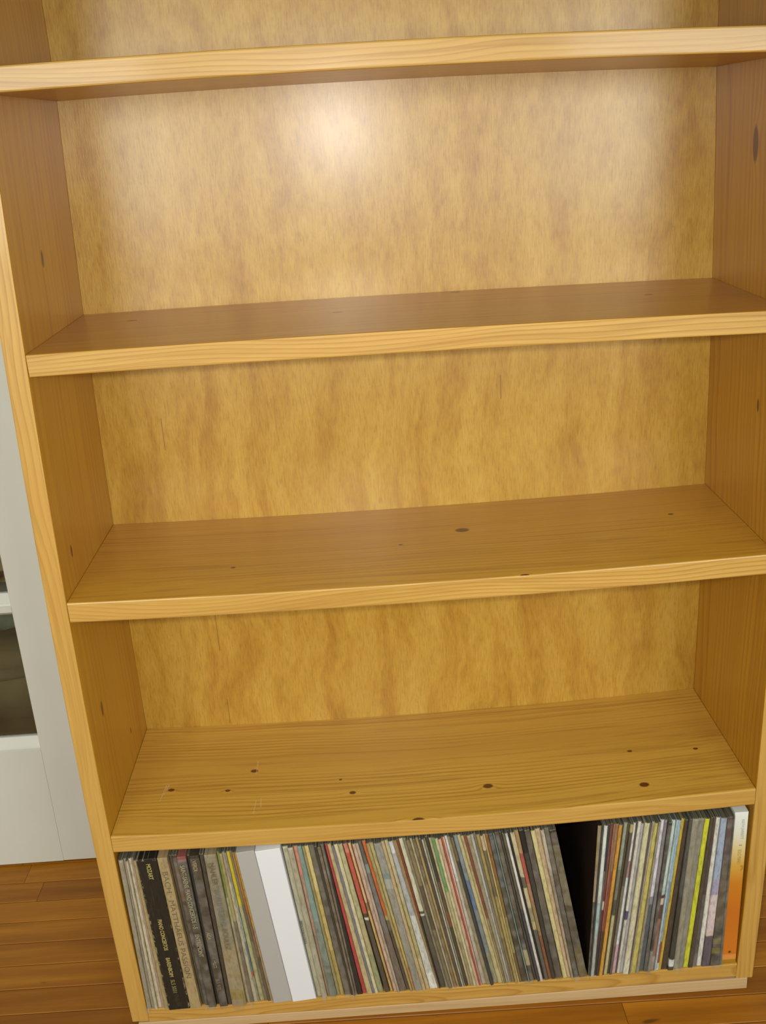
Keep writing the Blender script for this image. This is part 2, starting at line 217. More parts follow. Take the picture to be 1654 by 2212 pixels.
class NT:
    """small helper to write shader node graphs as expressions"""
    def __init__(self, name):
        self.m = bpy.data.materials.new(name)
        self.m.use_nodes = True
        self.t = self.m.node_tree
        self.b = self.t.nodes['Principled BSDF']
        self._co = None
    def n(self, typ, **kw):
        x = self.t.nodes.new(typ)
        for k, v in kw.items():
            setattr(x, k, v)
        return x
    def put(self, sock, v):
        if hasattr(v, 'is_output') or isinstance(v, bpy.types.NodeSocket):
            self.t.links.new(v, sock)
        else:
            sock.default_value = v
    def co(self, kind='Object'):
        if self._co is None:
            self._co = self.n('ShaderNodeTexCoord')
        return self._co.outputs[kind]
    def math(self, op, a, b=None, c=None, clamp=False):
        x = self.n('ShaderNodeMath', operation=op, use_clamp=clamp)
        self.put(x.inputs[0], a)
        if b is not None: self.put(x.inputs[1], b)
        if c is not None: self.put(x.inputs[2], c)
        return x.outputs[0]
    def xyz(self, v):
        s = self.n('ShaderNodeSeparateXYZ'); self.put(s.inputs[0], v)
        return s.outputs[0], s.outputs[1], s.outputs[2]
    def vec(self, x, y, z):
        s = self.n('ShaderNodeCombineXYZ')
        for i, v in enumerate((x, y, z)): self.put(s.inputs[i], v)
        return s.outputs[0]
    def noise(self, v, scale, detail=2.0, rough=0.5, col=False):
        s = self.n('ShaderNodeTexNoise')
        self.put(s.inputs['Vector'], v)
        s.inputs['Scale'].default_value = scale
        s.inputs['Detail'].default_value = detail
        s.inputs['Roughness'].default_value = rough
        return s.outputs['Color' if col else 'Fac']
    def ramp(self, f, stops, interp='LINEAR'):
        r = self.n('ShaderNodeValToRGB'); self.put(r.inputs[0], f)
        cr = r.color_ramp; cr.interpolation = interp
        stops = sorted(stops, key=lambda s: s[0])
        cr.elements[0].position = stops[0][0]; cr.elements[0].color = stops[0][1]
        cr.elements[1].position = stops[-1][0]; cr.elements[1].color = stops[-1][1]
        for p, c in stops[1:-1]:
            e = cr.elements.new(p); e.color = c
        return r.outputs[0]
    def mix(self, f, a, b, mode='MIX'):
        x = self.n('ShaderNodeMix', data_type='RGBA', blend_type=mode)
        self.put(x.inputs[0], f); self.put(x.inputs[6], a); self.put(x.inputs[7], b)
        return x.outputs[2]
    def bump(self, h, strength, dist=0.001):
        x = self.n('ShaderNodeBump'); x.inputs['Strength'].default_value = strength
        x.inputs['Distance'].default_value = dist
        self.put(x.inputs['Height'], h); self.t.links.new(x.outputs[0], self.b.inputs['Normal'])
    def out(self, color, rough=0.5, spec=0.5, coat=0.0, coat_rough=0.1):
        self.put(self.b.inputs['Base Color'], color)
        self.put(self.b.inputs['Roughness'], rough)
        self.b.inputs['Specular IOR Level'].default_value = spec
        self.b.inputs['Coat Weight'].default_value = coat
        self.b.inputs['Coat Roughness'].default_value = coat_rough
        return self.m

def plain(name, col, rough=0.6, spec=0.4, mott=0.0):
    t = NT(name)
    c = rgba(srgb(col))
    if mott:
        f = t.noise(t.co(), 9.0, 4)
        c2 = rgba(srgb(col), 1 - mott)
        return t.out(t.ramp(f, [(0.3, c2), (0.7, c)]), rough, spec)
    return t.out(c, rough, spec)

def lumber(name, grain, a0, b0, light, dark, spacing=0.0042, knots=(), contrast=1.0, rough=0.34,
           coat=0.2, scratches=(), seed=0.0, wob=0.010):
    """solid pine: growth rings around a pith line that runs along the grain axis; knots = (p, q, r) where
    p runs along the grain and q across the face; rings bend round them"""
    t = NT(name)
    x, y, z = t.xyz(t.co())
    along, a, b = {'X': (x, y, z), 'Z': (z, y, x)}[grain]
    v1 = t.vec(t.math('MULTIPLY_ADD', along, 1.6, seed), t.math('MULTIPLY', a, 5.0), t.math('MULTIPLY', b, 5.0))
    nz = t.noise(v1, 1.0, 2.0, 0.5, col=True)
    n1, n2, n3 = t.xyz(nz)
    aa = t.math('ADD', t.math('SUBTRACT', a, a0), t.math('MULTIPLY', t.math('SUBTRACT', n1, 0.5), wob * 6))
    bb = t.math('ADD', t.math('SUBTRACT', b, b0), t.math('MULTIPLY', t.math('SUBTRACT', n2, 0.5), wob * 4))
    r = t.math('SQRT', t.math('ADD', t.math('MULTIPLY', aa, aa), t.math('MULTIPLY', bb, bb)))
    core = None
    for (p, q, kr) in knots:
        dp = t.math('DIVIDE', t.math('SUBTRACT', along, p), kr)
        dq = t.math('DIVIDE', t.math('SUBTRACT', a, q), kr)
        d2 = t.math('ADD', t.math('MULTIPLY', t.math('MULTIPLY', dp, dp), 0.10), t.math('MULTIPLY', t.math('MULTIPLY', dq, dq), 0.35))
        g = t.math('DIVIDE', 1.0, t.math('ADD', 1.0, t.math('MULTIPLY', d2, d2)))
        r = t.math('ADD', r, t.math('MULTIPLY', g, kr * 1.3))
        e = t.math('ADD', t.math('MULTIPLY', dp, t.math('MULTIPLY', dp, 0.55 if grain == 'X' else 0.16)), t.math('MULTIPLY', dq, dq))
        c1 = t.math('SUBTRACT', 1.25, e, clamp=True)
        core = c1 if core is None else t.math('MAXIMUM', core, c1)
    fib = t.noise(t.vec(t.math('MULTIPLY', along, 12), t.math('MULTIPLY', a, 420), t.math('MULTIPLY', b, 420)), 1.0, 3.0, 0.6)
    ph = t.math('FRACT', t.math('ADD', t.math('DIVIDE', r, spacing), t.math('MULTIPLY', fib, 0.16)))
    L, D = srgb(light), srgb(dark)
    mid = tuple(L[i] * (1 - 0.35 * contrast) + D[i] * 0.35 * contrast for i in range(3))
    drk = tuple(L[i] * (1 - 0.8 * contrast) + D[i] * 0.8 * contrast for i in range(3))
    col = t.ramp(ph, [(0.0, rgba(L)), (0.45, rgba(L, 0.97)), (0.72, rgba(mid)), (0.88, rgba(drk)), (0.97, rgba(mid)), (1.0, rgba(L))])
    # rings show strongly in some bands of the board and fade in others
    q0, q1 = t.math('ADD', a, t.math('MULTIPLY', t.math('SUBTRACT', n1, 0.5), 0.05)), t.math('ADD', b, t.math('MULTIPLY', t.math('SUBTRACT', n2, 0.5), 0.05))
    band = t.noise(t.vec(t.math('MULTIPLY_ADD', along, 0.7, seed), t.math('MULTIPLY', q0, 20), t.math('MULTIPLY', q1, 20)), 1.0, 1.0, 0.5)
    col = t.mix(t.math('MULTIPLY', t.math('SUBTRACT', band, 0.40), 6.0, clamp=True), rgba(L, 0.97), col)
    stk = t.noise(t.vec(t.math('MULTIPLY_ADD', along, 1.3, seed * 2), t.math('MULTIPLY', q0, 110), t.math('MULTIPLY', q1, 110)), 1.0, 3.0, 0.6)
    col = t.mix(t.ramp(stk, [(0.50, (0, 0, 0, 1)), (0.72, (0.55, 0.55, 0.55, 1))]), col, rgba(D))
    # slow tone drift from board to heart wood
    big = t.noise(t.vec(t.math('MULTIPLY_ADD', along, 0.9, seed * 3), t.math('MULTIPLY', a, 9), t.math('MULTIPLY', b, 9)), 1.0, 2.0, 0.5)
    col = t.mix(t.math('MULTIPLY', t.math('SUBTRACT', big, 0.35, clamp=True), 1.3), col, rgba(tuple(L[i] * 0.45 + D[i] * 0.55 for i in range(3))))
    fine = t.ramp(fib, [(0.3, (0.86, 0.84, 0.80, 1)), (0.6, (1, 1, 1, 1))])
    col = t.mix(0.55, col, fine, 'MULTIPLY')
    if core is not None:
        halo = t.ramp(core, [(0.0, (0, 0, 0, 1)), (0.25, (0.35, 0.35, 0.35, 1)), (0.6, (1, 1, 1, 1))])
        col = t.mix(halo, col, rgba(srgb('63360f')))
    if scratches:
        tot = None
        sn = t.noise(t.vec(t.math('MULTIPLY', x, 60), t.math('MULTIPLY', y, 60), 0.0), 1.0, 3.0)
        for (sx, sy, ln, slope) in scratches:
            dx = t.math('SUBTRACT', x, t.math('MULTIPLY_ADD', t.math('SUBTRACT', y, sy), slope, sx))
            q1 = t.math('LESS_THAN', t.math('ABSOLUTE', dx), t.math('MULTIPLY', sn, 0.0016))
            q2 = t.math('LESS_THAN', t.math('ABSOLUTE', t.math('SUBTRACT', y, sy)), ln)
            q = t.math('MULTIPLY', q1, q2)
            tot = q if tot is None else t.math('MAXIMUM', tot, q)
        col = t.mix(t.math('MULTIPLY', tot, 0.4), col, rgba(srgb('e6d2a8')))
    t.bump(t.math('ADD', ph, fib), 0.05, 0.0004)
    return t.out(col, rough, 0.45, coat, 0.12)

def plywood(name):
    """rotary cut veneer: vertical flames, mottled blotches, short vertical pores"""
    t = NT(name)
    x, y, z = t.xyz(t.co())
    wx = t.noise(t.vec(t.math('MULTIPLY', x, 4), 0.0, t.math('MULTIPLY', z, 3.2)), 1.0, 3.0, 0.55, col=True)
    w1, w2, w3 = t.xyz(wx)
    xd = t.math('ADD', x, t.math('MULTIPLY', t.math('SUBTRACT', w1, 0.5), 0.16))
    flame = t.noise(t.vec(t.math('MULTIPLY', xd, 26), 0.3, t.math('MULTIPLY', z, 3.2)), 1.0, 4.5, 0.62)
    blot = t.noise(t.vec(t.math('MULTIPLY', x, 46), 1.7, t.math('MULTIPLY', z, 22)), 1.0, 4.0, 0.65)
    hi = t.math('MULTIPLY', t.math('SUBTRACT', z, 0.80), 1.6, clamp=True)      # the veneer is more figured higher up
    f = t.math('ADD', t.math('MULTIPLY', flame, t.math('SUBTRACT', 0.75, t.math('MULTIPLY', hi, 0.28))),
               t.math('MULTIPLY', blot, t.math('ADD', 0.25, t.math('MULTIPLY', hi, 0.28))))
    f = t.math('MULTIPLY_ADD', t.math('SUBTRACT', f, 0.5), 0.80, 0.5)
    col = t.ramp(f, [(0.32, rgba(srgb(PLY[0]))), (0.48, rgba(srgb(PLY[1]))), (0.58, rgba(srgb(PLY[2]))), (0.72, rgba(srgb(PLY[3])))])
    pore = t.noise(t.vec(t.math('MULTIPLY', x, 380), 0.0, t.math('MULTIPLY', z, 50)), 1.0, 3.0, 0.65)
    col = t.mix(0.6, col, t.ramp(pore, [(0.33, (0.68, 0.62, 0.50, 1)), (0.5, (0.98, 0.97, 0.96, 1)), (0.7, (1.10, 1.12, 1.14, 1))]), 'MULTIPLY')
    # hairline checks in the veneer
    tot = None
    for (cx, z0, z1) in ((0.145, 0.50, 0.58), (0.147, 0.35, 0.40), (0.098, 0.88, 0.935), (0.66, 0.93, 0.97)):
        q1 = t.math('LESS_THAN', t.math('ABSOLUTE', t.math('SUBTRACT', x, cx)), 0.0007)
        q2 = t.math('LESS_THAN', t.math('ABSOLUTE', t.math('SUBTRACT', z, (z0 + z1) / 2)), (z1 - z0) / 2)
        q = t.math('MULTIPLY', q1, q2); tot = q if tot is None else t.math('MAXIMUM', tot, q)
    col = t.mix(t.math('MULTIPLY', tot, 0.6), col, rgba(srgb('6a4314')))
    t.bump(t.math('ADD', t.math('MULTIPLY', pore, 1.6), t.math('MULTIPLY', t.noise(t.co(), 16.0, 4), 1.6)), 0.26, 0.0012)
    return t.out(col, 0.41, 0.6, 0.5, 0.25)

def newobj(name, me, mat=None, parent=None, smooth=False):
    o = bpy.data.objects.new(name, me)
    C.objects.link(o)
    if mat is not None:
        me.materials.append(mat)
    if smooth:
        for p in me.polygons: p.use_smooth = True
    if parent is not None:
        o.parent = parent
        o.matrix_parent_inverse = Matrix.Translation(-parent.location)
    return o

def mesh(name, verts, faces, mat=None, parent=None, smooth=False):
    me = bpy.data.meshes.new(name)
    me.from_pydata([tuple(v) for v in verts], [], faces)
    me.update()
    bm = bmesh.new(); bm.from_mesh(me)
    bmesh.ops.recalc_face_normals(bm, faces=bm.faces)
    bm.to_mesh(me); bm.free()
    return newobj(name, me, mat, parent, smooth)

def empty(name, loc):
    o = bpy.data.objects.new(name, None); C.objects.link(o); o.location = loc
    o.empty_display_size = 0.1
    return o

def tag(o, label=None, cat=None, group=None, kind=None):
    if label: o['label'] = label
    if cat: o['category'] = cat
    if group: o['group'] = group
    if kind: o['kind'] = kind
    return o

def loft(rings):
    """closed rings (same length) joined in order, ends capped"""
    n = len(rings[0]); V = [p for r in rings for p in r]; F = []
    for i in range(len(rings) - 1):
        for j in range(n):
            k = (j + 1) % n
            F.append((i*n+j, i*n+k, (i+1)*n+k, (i+1)*n+j))
    F.append(tuple(range(n))[::-1]); F.append(tuple(range((len(rings)-1)*n, len(rings)*n)))
    return V, F

def boxvf(x0, x1, y0, y1, z0, z1, ch=0.0):
    if ch <= 0:
        ring = lambda z: [(x0, y0, z), (x1, y0, z), (x1, y1, z), (x0, y1, z)]
        return loft([ring(z0), ring(z1)])
    def ring(z, i):
        return [(x0+i+ch, y0+i, z), (x1-i-ch, y0+i, z), (x1-i, y0+i+ch, z), (x1-i, y1-i-ch, z),
                (x1-i-ch, y1-i, z), (x0+i+ch, y1-i, z), (x0+i, y1-i-ch, z), (x0+i, y0+i+ch, z)]
    return loft([ring(z0, ch), ring(z0+ch, 0), ring(z1-ch, 0), ring(z1, ch)])

def box(name, x0, x1, y0, y1, z0, z1, mat, parent=None, ch=0.0):
    V, F = boxvf(x0, x1, y0, y1, z0, z1, ch)
    return mesh(name, V, F, mat, parent)

def boxes(name, L, mat, parent=None, ch=0.0):
    V = []; F = []
    for b in L:
        v, f = boxvf(*b, ch=ch); k = len(V); V += v; F += [tuple(i + k for i in q) for q in f]
    return mesh(name, V, F, mat, parent)

# ------------------------------------------------------------------ materials
PLY = ((203, 163, 70), (190, 147, 51), (176, 129, 36), (144, 95, 22))
M_ply = plywood('varnished_plywood')
M_white = plain('white_gloss_paint', (219, 219, 208), 0.38, 0.5, 0.03)
M_wall = plain('wall_paint', (200, 200, 188), 0.8, 0.3, 0.03)
M_raw = lumber('pale_unvarnished_pine', 'X', 0.05, -0.16, 'cfb083', 'a98653', 0.006, contrast=0.45, rough=0.7, coat=0.0)

# ------------------------------------------------------------------ setting
FZ = -0.053
TILT = -0.0095
def plank_mat():
    t = NT('varnished_floorboard')
    x, y, z = t.xyz(t.co())
    oi = t.n('ShaderNodeObjectInfo')
    rnd = oi.outputs['Random']
    off = t.math('MULTIPLY', rnd, 40.0)
    v = t.vec(t.math('MULTIPLY_ADD', x, 2.2, off), t.math('MULTIPLY_ADD', y, 30, off), 0.0)
    n = t.noise(v, 1.0, 4.0, 0.6)
    fine = t.noise(t.vec(t.math('MULTIPLY_ADD', x, 14, off), t.math('MULTIPLY', y, 500), 0.0), 1.0, 2.0)
    a = t.ramp(n, [(0.3, rgba(srgb((152, 93, 12)))), (0.5, rgba(srgb((172, 109, 18)))), (0.68, rgba(srgb((190, 126, 28))))])
    b = t.ramp(rnd, [(0.0, (0.74, 0.70, 0.64, 1)), (0.4, (0.9, 0.88, 0.84, 1)), (0.7, (1.0, 1.0, 1.0, 1)), (1.0, (1.1, 1.12, 1.1, 1))])
    c = t.mix(1.0, a, b, 'MULTIPLY')
    c = t.mix(0.5, c, t.ramp(fine, [(0.3, (0.84, 0.8, 0.76, 1)), (0.6, (1, 1, 1, 1))]), 'MULTIPLY')
    spot = t.noise(t.vec(t.math('MULTIPLY_ADD', x, 14, off), t.math('MULTIPLY', y, 45), 3.0), 1.0, 1.0)
    c = t.mix(t.ramp(spot, [(0.74, (0, 0, 0, 1)), (0.8, (0.7, 0.7, 0.7, 1))]), c, rgba(srgb('4e2a0c')))
    return t.out(c, 0.5, 0.3, 0.1, 0.25)
M_plank = plank_mat()
M_sub = plain('dark_board_gap', '3a2411', 0.9, 0.1)
floor = box('floor', -2.5, 3.1, -3.5, 3.0, FZ - 0.05, FZ - 0.012, M_sub)
tag(floor, kind='structure')
PITCH = 0.0569
def plank(x0, x1, yc0, yc1):
    g = 0.0006
    V = []
    ym = (yc0 + yc1) / 2
    y0, y1 = yc0 + g, yc1 - g; c = 0.0012
    prof = [(y0, FZ - 0.012), (y1, FZ - 0.012), (y1, FZ - c), (y1 - c, FZ), (y0 + c, FZ), (y0, FZ - c)]
    r0 = [(x0 + 0.0004, y + (x0) * TILT, z) for y, z in prof]
    r1 = [(x1 - 0.0004, y + (x1) * TILT, z) for y, z in prof]
    V, F = loft([r0, r1])
    return mesh('plank', V, F, M_plank, floor)
rp = random.Random(3)
row = 0
yy = 0.0555 - 0.0011
nf = box('floor', -2.4, 3.0, -3.4, yy - 23 * PITCH - 0.03, FZ - 0.012, FZ - 0.001, M_plank)
tag(nf, kind='structure')
for k in range(-22, 9):
    y0 = yy + (k - 1) * PITCH; y1 = y0 + PITCH
    lo, hi = -1.9, 2.5
    cuts = []
    x = lo + rp.uniform(0.3, 1.1)
    while x < hi - 0.4:
        cuts.append(x); x += rp.uniform(0.7, 1.5)
    if k == 0: cuts = [-1.1, 0.2, 1.6]
    if k == -1: cuts = [-0.5, 0.802, 2.0]
    ends = [lo] + cuts + [hi]
    for a, b in zip(ends[:-1], ends[1:]):
        plank(a, b, y0, y1)
far = box('floor', -2.4, 3.0, yy + 8 * PITCH + 0.008, 3.0, FZ - 0.012, FZ - 0.001, M_plank)
tag(far, kind='structure')

WY = 0.452          # plane of the wall and of the door face behind the bookcase
DX0, DX1 = -0.935, -0.150
wall = boxes('wall_back', [(-0.085, 3.0, WY, WY + 0.10, FZ, 2.45), (-2.4, -0.99, WY, WY + 0.10, FZ, 2.45), (-0.99, -0.085, WY, WY + 0.10, 2.03, 2.45)], M_wall)
tag(wall, kind='structure')
tr = boxes('trim_1', [(-0.145, -0.05, WY - 0.018, WY, FZ, 2.09), (-0.145, -0.0855, WY, WY + 0.10, FZ, 1.985),
                      (-1.04, -0.94, WY - 0.018, WY, FZ, 2.09), (-0.9895, -0.94, WY, WY + 0.10, FZ, 1.985),
                      (-0.939, -0.146, WY - 0.018, WY, 1.985, 2.09), (-0.939, -0.146, WY, WY + 0.10, 1.985, 2.029)], M_white)
tag(tr, kind='structure')
bb = box('baseboard_back', -0.049, 3.0, WY - 0.016, WY, FZ, 0.07, M_white)
tag(bb, kind='structure')

for nm, bx in (('wall_left', (-2.5, -2.4, -3.5, WY + 0.1, FZ, 2.45)), ('wall_right', (3.0, 3.1, -3.5, WY + 0.1, FZ, 2.45)),
               ('wall_front', (-2.5, 3.1, -3.5, -3.4, FZ, 2.45)), ('ceiling', (-2.5, 3.1, -3.5, WY + 0.1, 2.45, 2.55))):
    tag(box(nm, *bx, M_wall), kind='structure')

# ---- white french door with glass panes
door = empty('door_1', ((DX0 + DX1) / 2, WY + 0.018, FZ)); tag(door, kind='structure')
DB = -0.046; DT = 1.975
DY0, DY1 = WY, WY + 0.036
GX1 = -0.265; GX0 = -0.82; CM = (GX0 + GX1) / 2
rows = [0.254 + i * 0.318 for i in range(5)]; PH = 0.273
TOPG = rows[-1] + PH
box('stile', GX1, DX1, DY0, DY1, DB, DT, M_white, door, 0.001)
box('stile', DX0, GX0, DY0, DY1, DB, DT, M_white, door, 0.001)
def rail(name, x0, x1, zlo, zhi, slope_top, slope_bot):
    """horizontal door member with the sloped moulding that leads to the glass"""
    yg = DY0 + 0.014
    s = 0.020
    prof = []
    zt = zhi - (s if slope_top else 0); zb = zlo + (0.010 if slope_bot else 0)
    prof = [(DY0, zb), (DY0, zt - 0.004)]
    if slope_top: prof += [(DY0 + 0.003, zt - 0.002), (DY0 + 0.004, zt + 0.001), (yg, zhi)]
    prof += [(DY1 - 0.014, zhi), (DY1, zhi - 0.012), (DY1, zlo + 0.006), (DY1 - 0.014, zlo)]
    if slope_bot: prof += [(yg, zlo)]
    r0 = [(x0, y, z) for y, z in prof]; r1 = [(x1, y, z) for y, z in prof]
    V, F = loft([r0, r1])
    return mesh(name, V, F, M_white, door)
rail('bottom_rail', GX0, GX1, DB, rows[0], True, False)
for i in range(4):
    rail('muntin', GX0, GX1, rows[i] + PH, rows[i + 1], True, True)
rail('top_rail', GX0, GX1, TOPG, DT, False, True)
vm = [(CM - 0.0225, DY0 + 0.014), (CM - 0.009, DY0 + 0.002), (CM + 0.009, DY0 + 0.002), (CM + 0.0225, DY0 + 0.014),
      (CM + 0.0225, DY1 - 0.014), (CM + 0.009, DY1 - 0.002), (CM - 0.009, DY1 - 0.002), (CM - 0.0225, DY1 - 0.014)]
for i in range(5):
    V, F = loft([[(x, y, rows[i]) for x, y in vm], [(x, y, rows[i] + PH) for x, y in vm]])
    mesh('muntin', V, F, M_white, door)
def glassm():
    t = NT('window_glass')
    nt = t.t
    tr_ = t.n('ShaderNodeBsdfTransparent'); tr_.inputs[0].default_value = (0.93, 0.95, 0.92, 1)
    gl = t.n('ShaderNodeBsdfGlossy'); gl.inputs['Roughness'].default_value = 0.03
    fr = t.n('ShaderNodeFresnel'); fr.inputs[0].default_value = 1.5
    mx = t.n('ShaderNodeMixShader')
    nt.links.new(fr.outputs[0], mx.inputs[0]); nt.links.new(tr_.outputs[0], mx.inputs[1]); nt.links.new(gl.outputs[0], mx.inputs[2])
    nt.links.new(mx.outputs[0], nt.nodes['Material Output'].inputs[0])
    return t.m
M_glass = glassm()
for i in range(5):
    for (a, b) in ((GX0, CM - 0.0225), (CM + 0.0225, GX1)):
        box('pane', a + 0.0005, b - 0.0005, WY + 0.0165, WY + 0.0195, rows[i] + 0.0005, rows[i] + PH - 0.0005, M_glass, door)

# ---- the next room, seen through the panes: a couch under a crumpled throw
def fabric(name, stops, scale, rough=0.95, det=3.0):
    t = NT(name)
    f = t.noise(t.co(), scale, det, 0.55)
    t.bump(t.noise(t.co(), 240.0, 2), 0.3, 0.001)
    return t.out(t.ramp(f, [(p, rgba(srgb(c))) for p, c in stops]), rough, 0.1)
M_olive = fabric('olive_couch_cloth', [(0.35, (112, 100, 72)), (0.65, (134, 120, 86))], 7)
M_throw = fabric('sand_patterned_throw', [(0.38, '6a4a30'), (0.46, 'a08a5c'), (0.62, 'b8a070'), (0.7, '8a6448')], 11)
M_cush = fabric('grey_green_cushion_cloth', [(0.4, '5c6456'), (0.65, '7e8270')], 14)
def lumpy(name, cx, cy, cz, rx, ry, rz, mat, parent, seed, amp=0.12, sub=4, p=2.6):
    bm = bmesh.new()
    bmesh.ops.create_icosphere(bm, subdivisions=sub, radius=1.0)
    rr = random.Random(seed)
    from mathutils import noise as mn
    off = Vector((rr.random() * 50, rr.random() * 50, rr.random() * 50))
    for v in bm.verts:
        q = v.co.normalized()
        k = (abs(q.x) ** p + abs(q.y) ** p + abs(q.z) ** p) ** (-1 / p)
        d = 1 + amp * mn.noise(q * 2.2 + off) + amp * 0.5 * mn.noise(q * 5.5 + off)
        v.co = Vector((cx + q.x * k * d * rx, cy + q.y * k * d * ry, cz + q.z * k * d * rz))
    me = bpy.data.meshes.new(name); bm.to_mesh(me); bm.free()
    return newobj(name, me, mat, parent, True)
couch = empty('couch', (-0.95, 1.00, FZ))
tag(couch, 'dark olive cloth couch in the next room, seen through the lower glass pane', 'couch')
lumpy('base', -0.93, 1.02, 0.115, 0.66, 0.32, 0.170, M_olive, couch, 5, 0.015, 5, 7)
lumpy('seat_cushion', -0.60, 0.985, 0.272, 0.31, 0.275, 0.045, M_olive, couch, 1, 0.03, 4, 5)
lumpy('seat_cushion', -1.24, 0.985, 0.272, 0.31, 0.275, 0.045, M_olive, couch, 2, 0.03, 4, 5)
lumpy('back_rest', -0.93, 1.385, 0.36, 0.64, 0.085, 0.36, M_olive, couch, 6, 0.02, 4, 6)
bl = lumpy('blanket', -0.56, 1.10, 0.392, 0.28, 0.105, 0.052, M_throw, None, 12, 0.40, 5, 3)
tag(bl, 'crumpled sand coloured blanket with brown marks on the couch in the next room', 'blanket')
cu = lumpy('cushion', -0.47, 0.845, 0.372, 0.12, 0.075, 0.046, M_cush, None, 4, 0.15, 4, 2.6)
tag(cu, 'small grey green cushion in front of the crumpled blanket on the couch', 'cushion')

# ------------------------------------------------------------------ bookcase
T = 0.0291
def XL(z):
    s = min(max(z / 1.2, -0.1), 1.55); return 0.0018 * s - 0.0093 * 4 * s * (1 - s) if s < 1.21 else 0.0018 * 1.21 - 0.0093 * 4 * 1.21 * (-0.21)
def XR(z):
    s = min(max(z / 1.2, -0.1), 1.55); q = s if s < 1.21 else 1.21
    return 1.0004 - 0.0006 * q + 0.0087 * 4 * q * (1 - q)
SH = {'A': (1.4501, -0.0092, 0.0060, 1.0154), 'B': (1.1083, -0.0059, 0.0032, 1.0224), 'C': (0.7559, 0.0024, -0.0066, 1.072),
      'D': (0.3528, 0.0055, -0.0109, 1.024), 'E': (0.0, 0.0067, -0.0044, 1.0)}
def ZT(n, x):
    z, tl, bw, tm = SH[n]; x = min(max(x, 0), 1)
    return z + tl * (x - 0.5) + bw * 4 * x * (1 - x)
def DEP(z): return 0.3063 + 0.0052 * z

case = empty('bookcase', (0.5, 0.155, FZ))
tag(case, 'tall varnished pine bookcase with mostly empty shelves and a plywood back', 'bookcase')

EL, ED = (207, 164, 84), (160, 112, 40)
WL = lumber('pine_side_left', 'Z', -0.06, -0.14, (201, 150, 42), (160, 102, 20), 0.0135, ((1.218, 0.136, 0.0050), (0.809, 0.063, 0.004), (0.535, 0.077, 0.0055), (0.411, 0.208, 0.0026)), 0.75, seed=2.0)
WR = lumber('pine_side_right', 'Z', 0.33, 1.12, (194, 142, 34), (150, 96, 16), 0.0125, ((1.309, 0.151, 0.010), (0.95, 0.10, 0.004)), 0.85, seed=7.0, wob=0.014)
BOARD = {
 'A': lumber('pine_shelf_a', 'X', 0.12, 1.33, (203, 156, 58), (154, 100, 26), 0.0046, ((0.3, 0.2, 0.006),), 0.8, seed=11.0),
 'B': lumber('pine_shelf_b', 'X', -0.08, 1.02, (202, 148, 46), (146, 94, 20), 0.0080, ((0.589, 0.300, 0.006), (0.094, 0.22, 0.006), (0.404, 0.175, 0.006), (0.862, 0.177, 0.005)), 0.7, seed=4.0, rough=0.3),
 'C': lumber('pine_shelf_c', 'X', -0.05, 0.67, (212, 162, 54), (158, 104, 26), 0.0080, ((0.577, 0.190, 0.0085), (0.647, -0.001, 0.0055), (0.219, 0.098, 0.003), (0.912, 0.186, 0.0035), (0.476, 0.147, 0.0025)), 0.7, seed=15.0, rough=0.3, wob=0.007),
 'D': lumber('pine_shelf_d', 'X', 0.37, 0.29, (222, 178, 74), (158, 104, 30), 0.0088, ((0.069, 0.116, 0.0042), (0.204, 0.159, 0.0048), (0.164, 0.107, 0.0034), (0.372, 0.082, 0.0042), (0.594, 0.073, 0.0062), (0.842, 0.040, 0.006), (0.352, 0.120, 0.0022), (0.843, 0.134, 0.0032), (0.951, 0.122, 0.0032), (0.475, -0.002, 0.008)), 0.8,
              scratches=((0.057, 0.108, 0.022, 0.10), (0.061, 0.118, 0.014, 0.16), (0.213, 0.060, 0.018, 0.05), (0.222, 0.070, 0.012, -0.06), (0.208, 0.168, 0.02, 0.02)), seed=23.0, rough=0.36, wob=0.009),
 'E': lumber('pine_shelf_e', 'X', 0.10, -0.22, (202, 155, 58), (164, 117, 38), 0.0075, (), 0.5, seed=31.0),
}
FRONT = lumber('pine_front_edge', 'X', 0.02, -0.02, EL, ED, 0.0060, ((0.136, 0.02, 0.0001),), 0.85, rough=0.4, coat=0.2, seed=5.0, wob=0.02)
FRONTV = lumber('pine_front_edge_upright', 'Z', 0.03, -0.06, EL, ED, 0.0075, (), 0.75, rough=0.4, coat=0.2, seed=9.0, wob=0.012)

def two_mats(o, m2, test):
    o.data.materials.append(m2)
    for p in o.data.polygons:
        if test(p): p.material_index = 1

def shelf(name_key, z_off=0.0, top=None):
    c = 0.0022
    rings = []
    N = 20
    z0, tl, bw, tm = SH[name_key]
    th = T * tm
    for i in range(N + 1):
        s = i / N
        zc = ZT(name_key, s) + z_off
        xl = XL(zc) + 0.0007; xr = XR(zc) - 0.0007
        x = xl + (xr - xl) * s
        d = DEP(zc) - 0.0004
        zt = zc; zb = zc - th
        rings.append([(x, c, zb), (x, 0.0006, zb + 0.0006), (x, 0, zb + c), (x, 0, zt - c), (x, 0.0006, zt - 0.0006), (x, c, zt), (x, d, zt), (x, d, zb)])
    V, F = loft(rings)
    o = mesh('shelf', V, F, BOARD[name_key], case)
    two_mats(o, FRONT, lambda p: p.normal.y < -0.5)
    return o
for k in 'ABCDE':
    shelf(k)
# shelf above the picture and the top of the case
SH['T'] = (1.80, 0.0, 0.0, 1.0); BOARD['T'] = BOARD['A']
shelf('T')

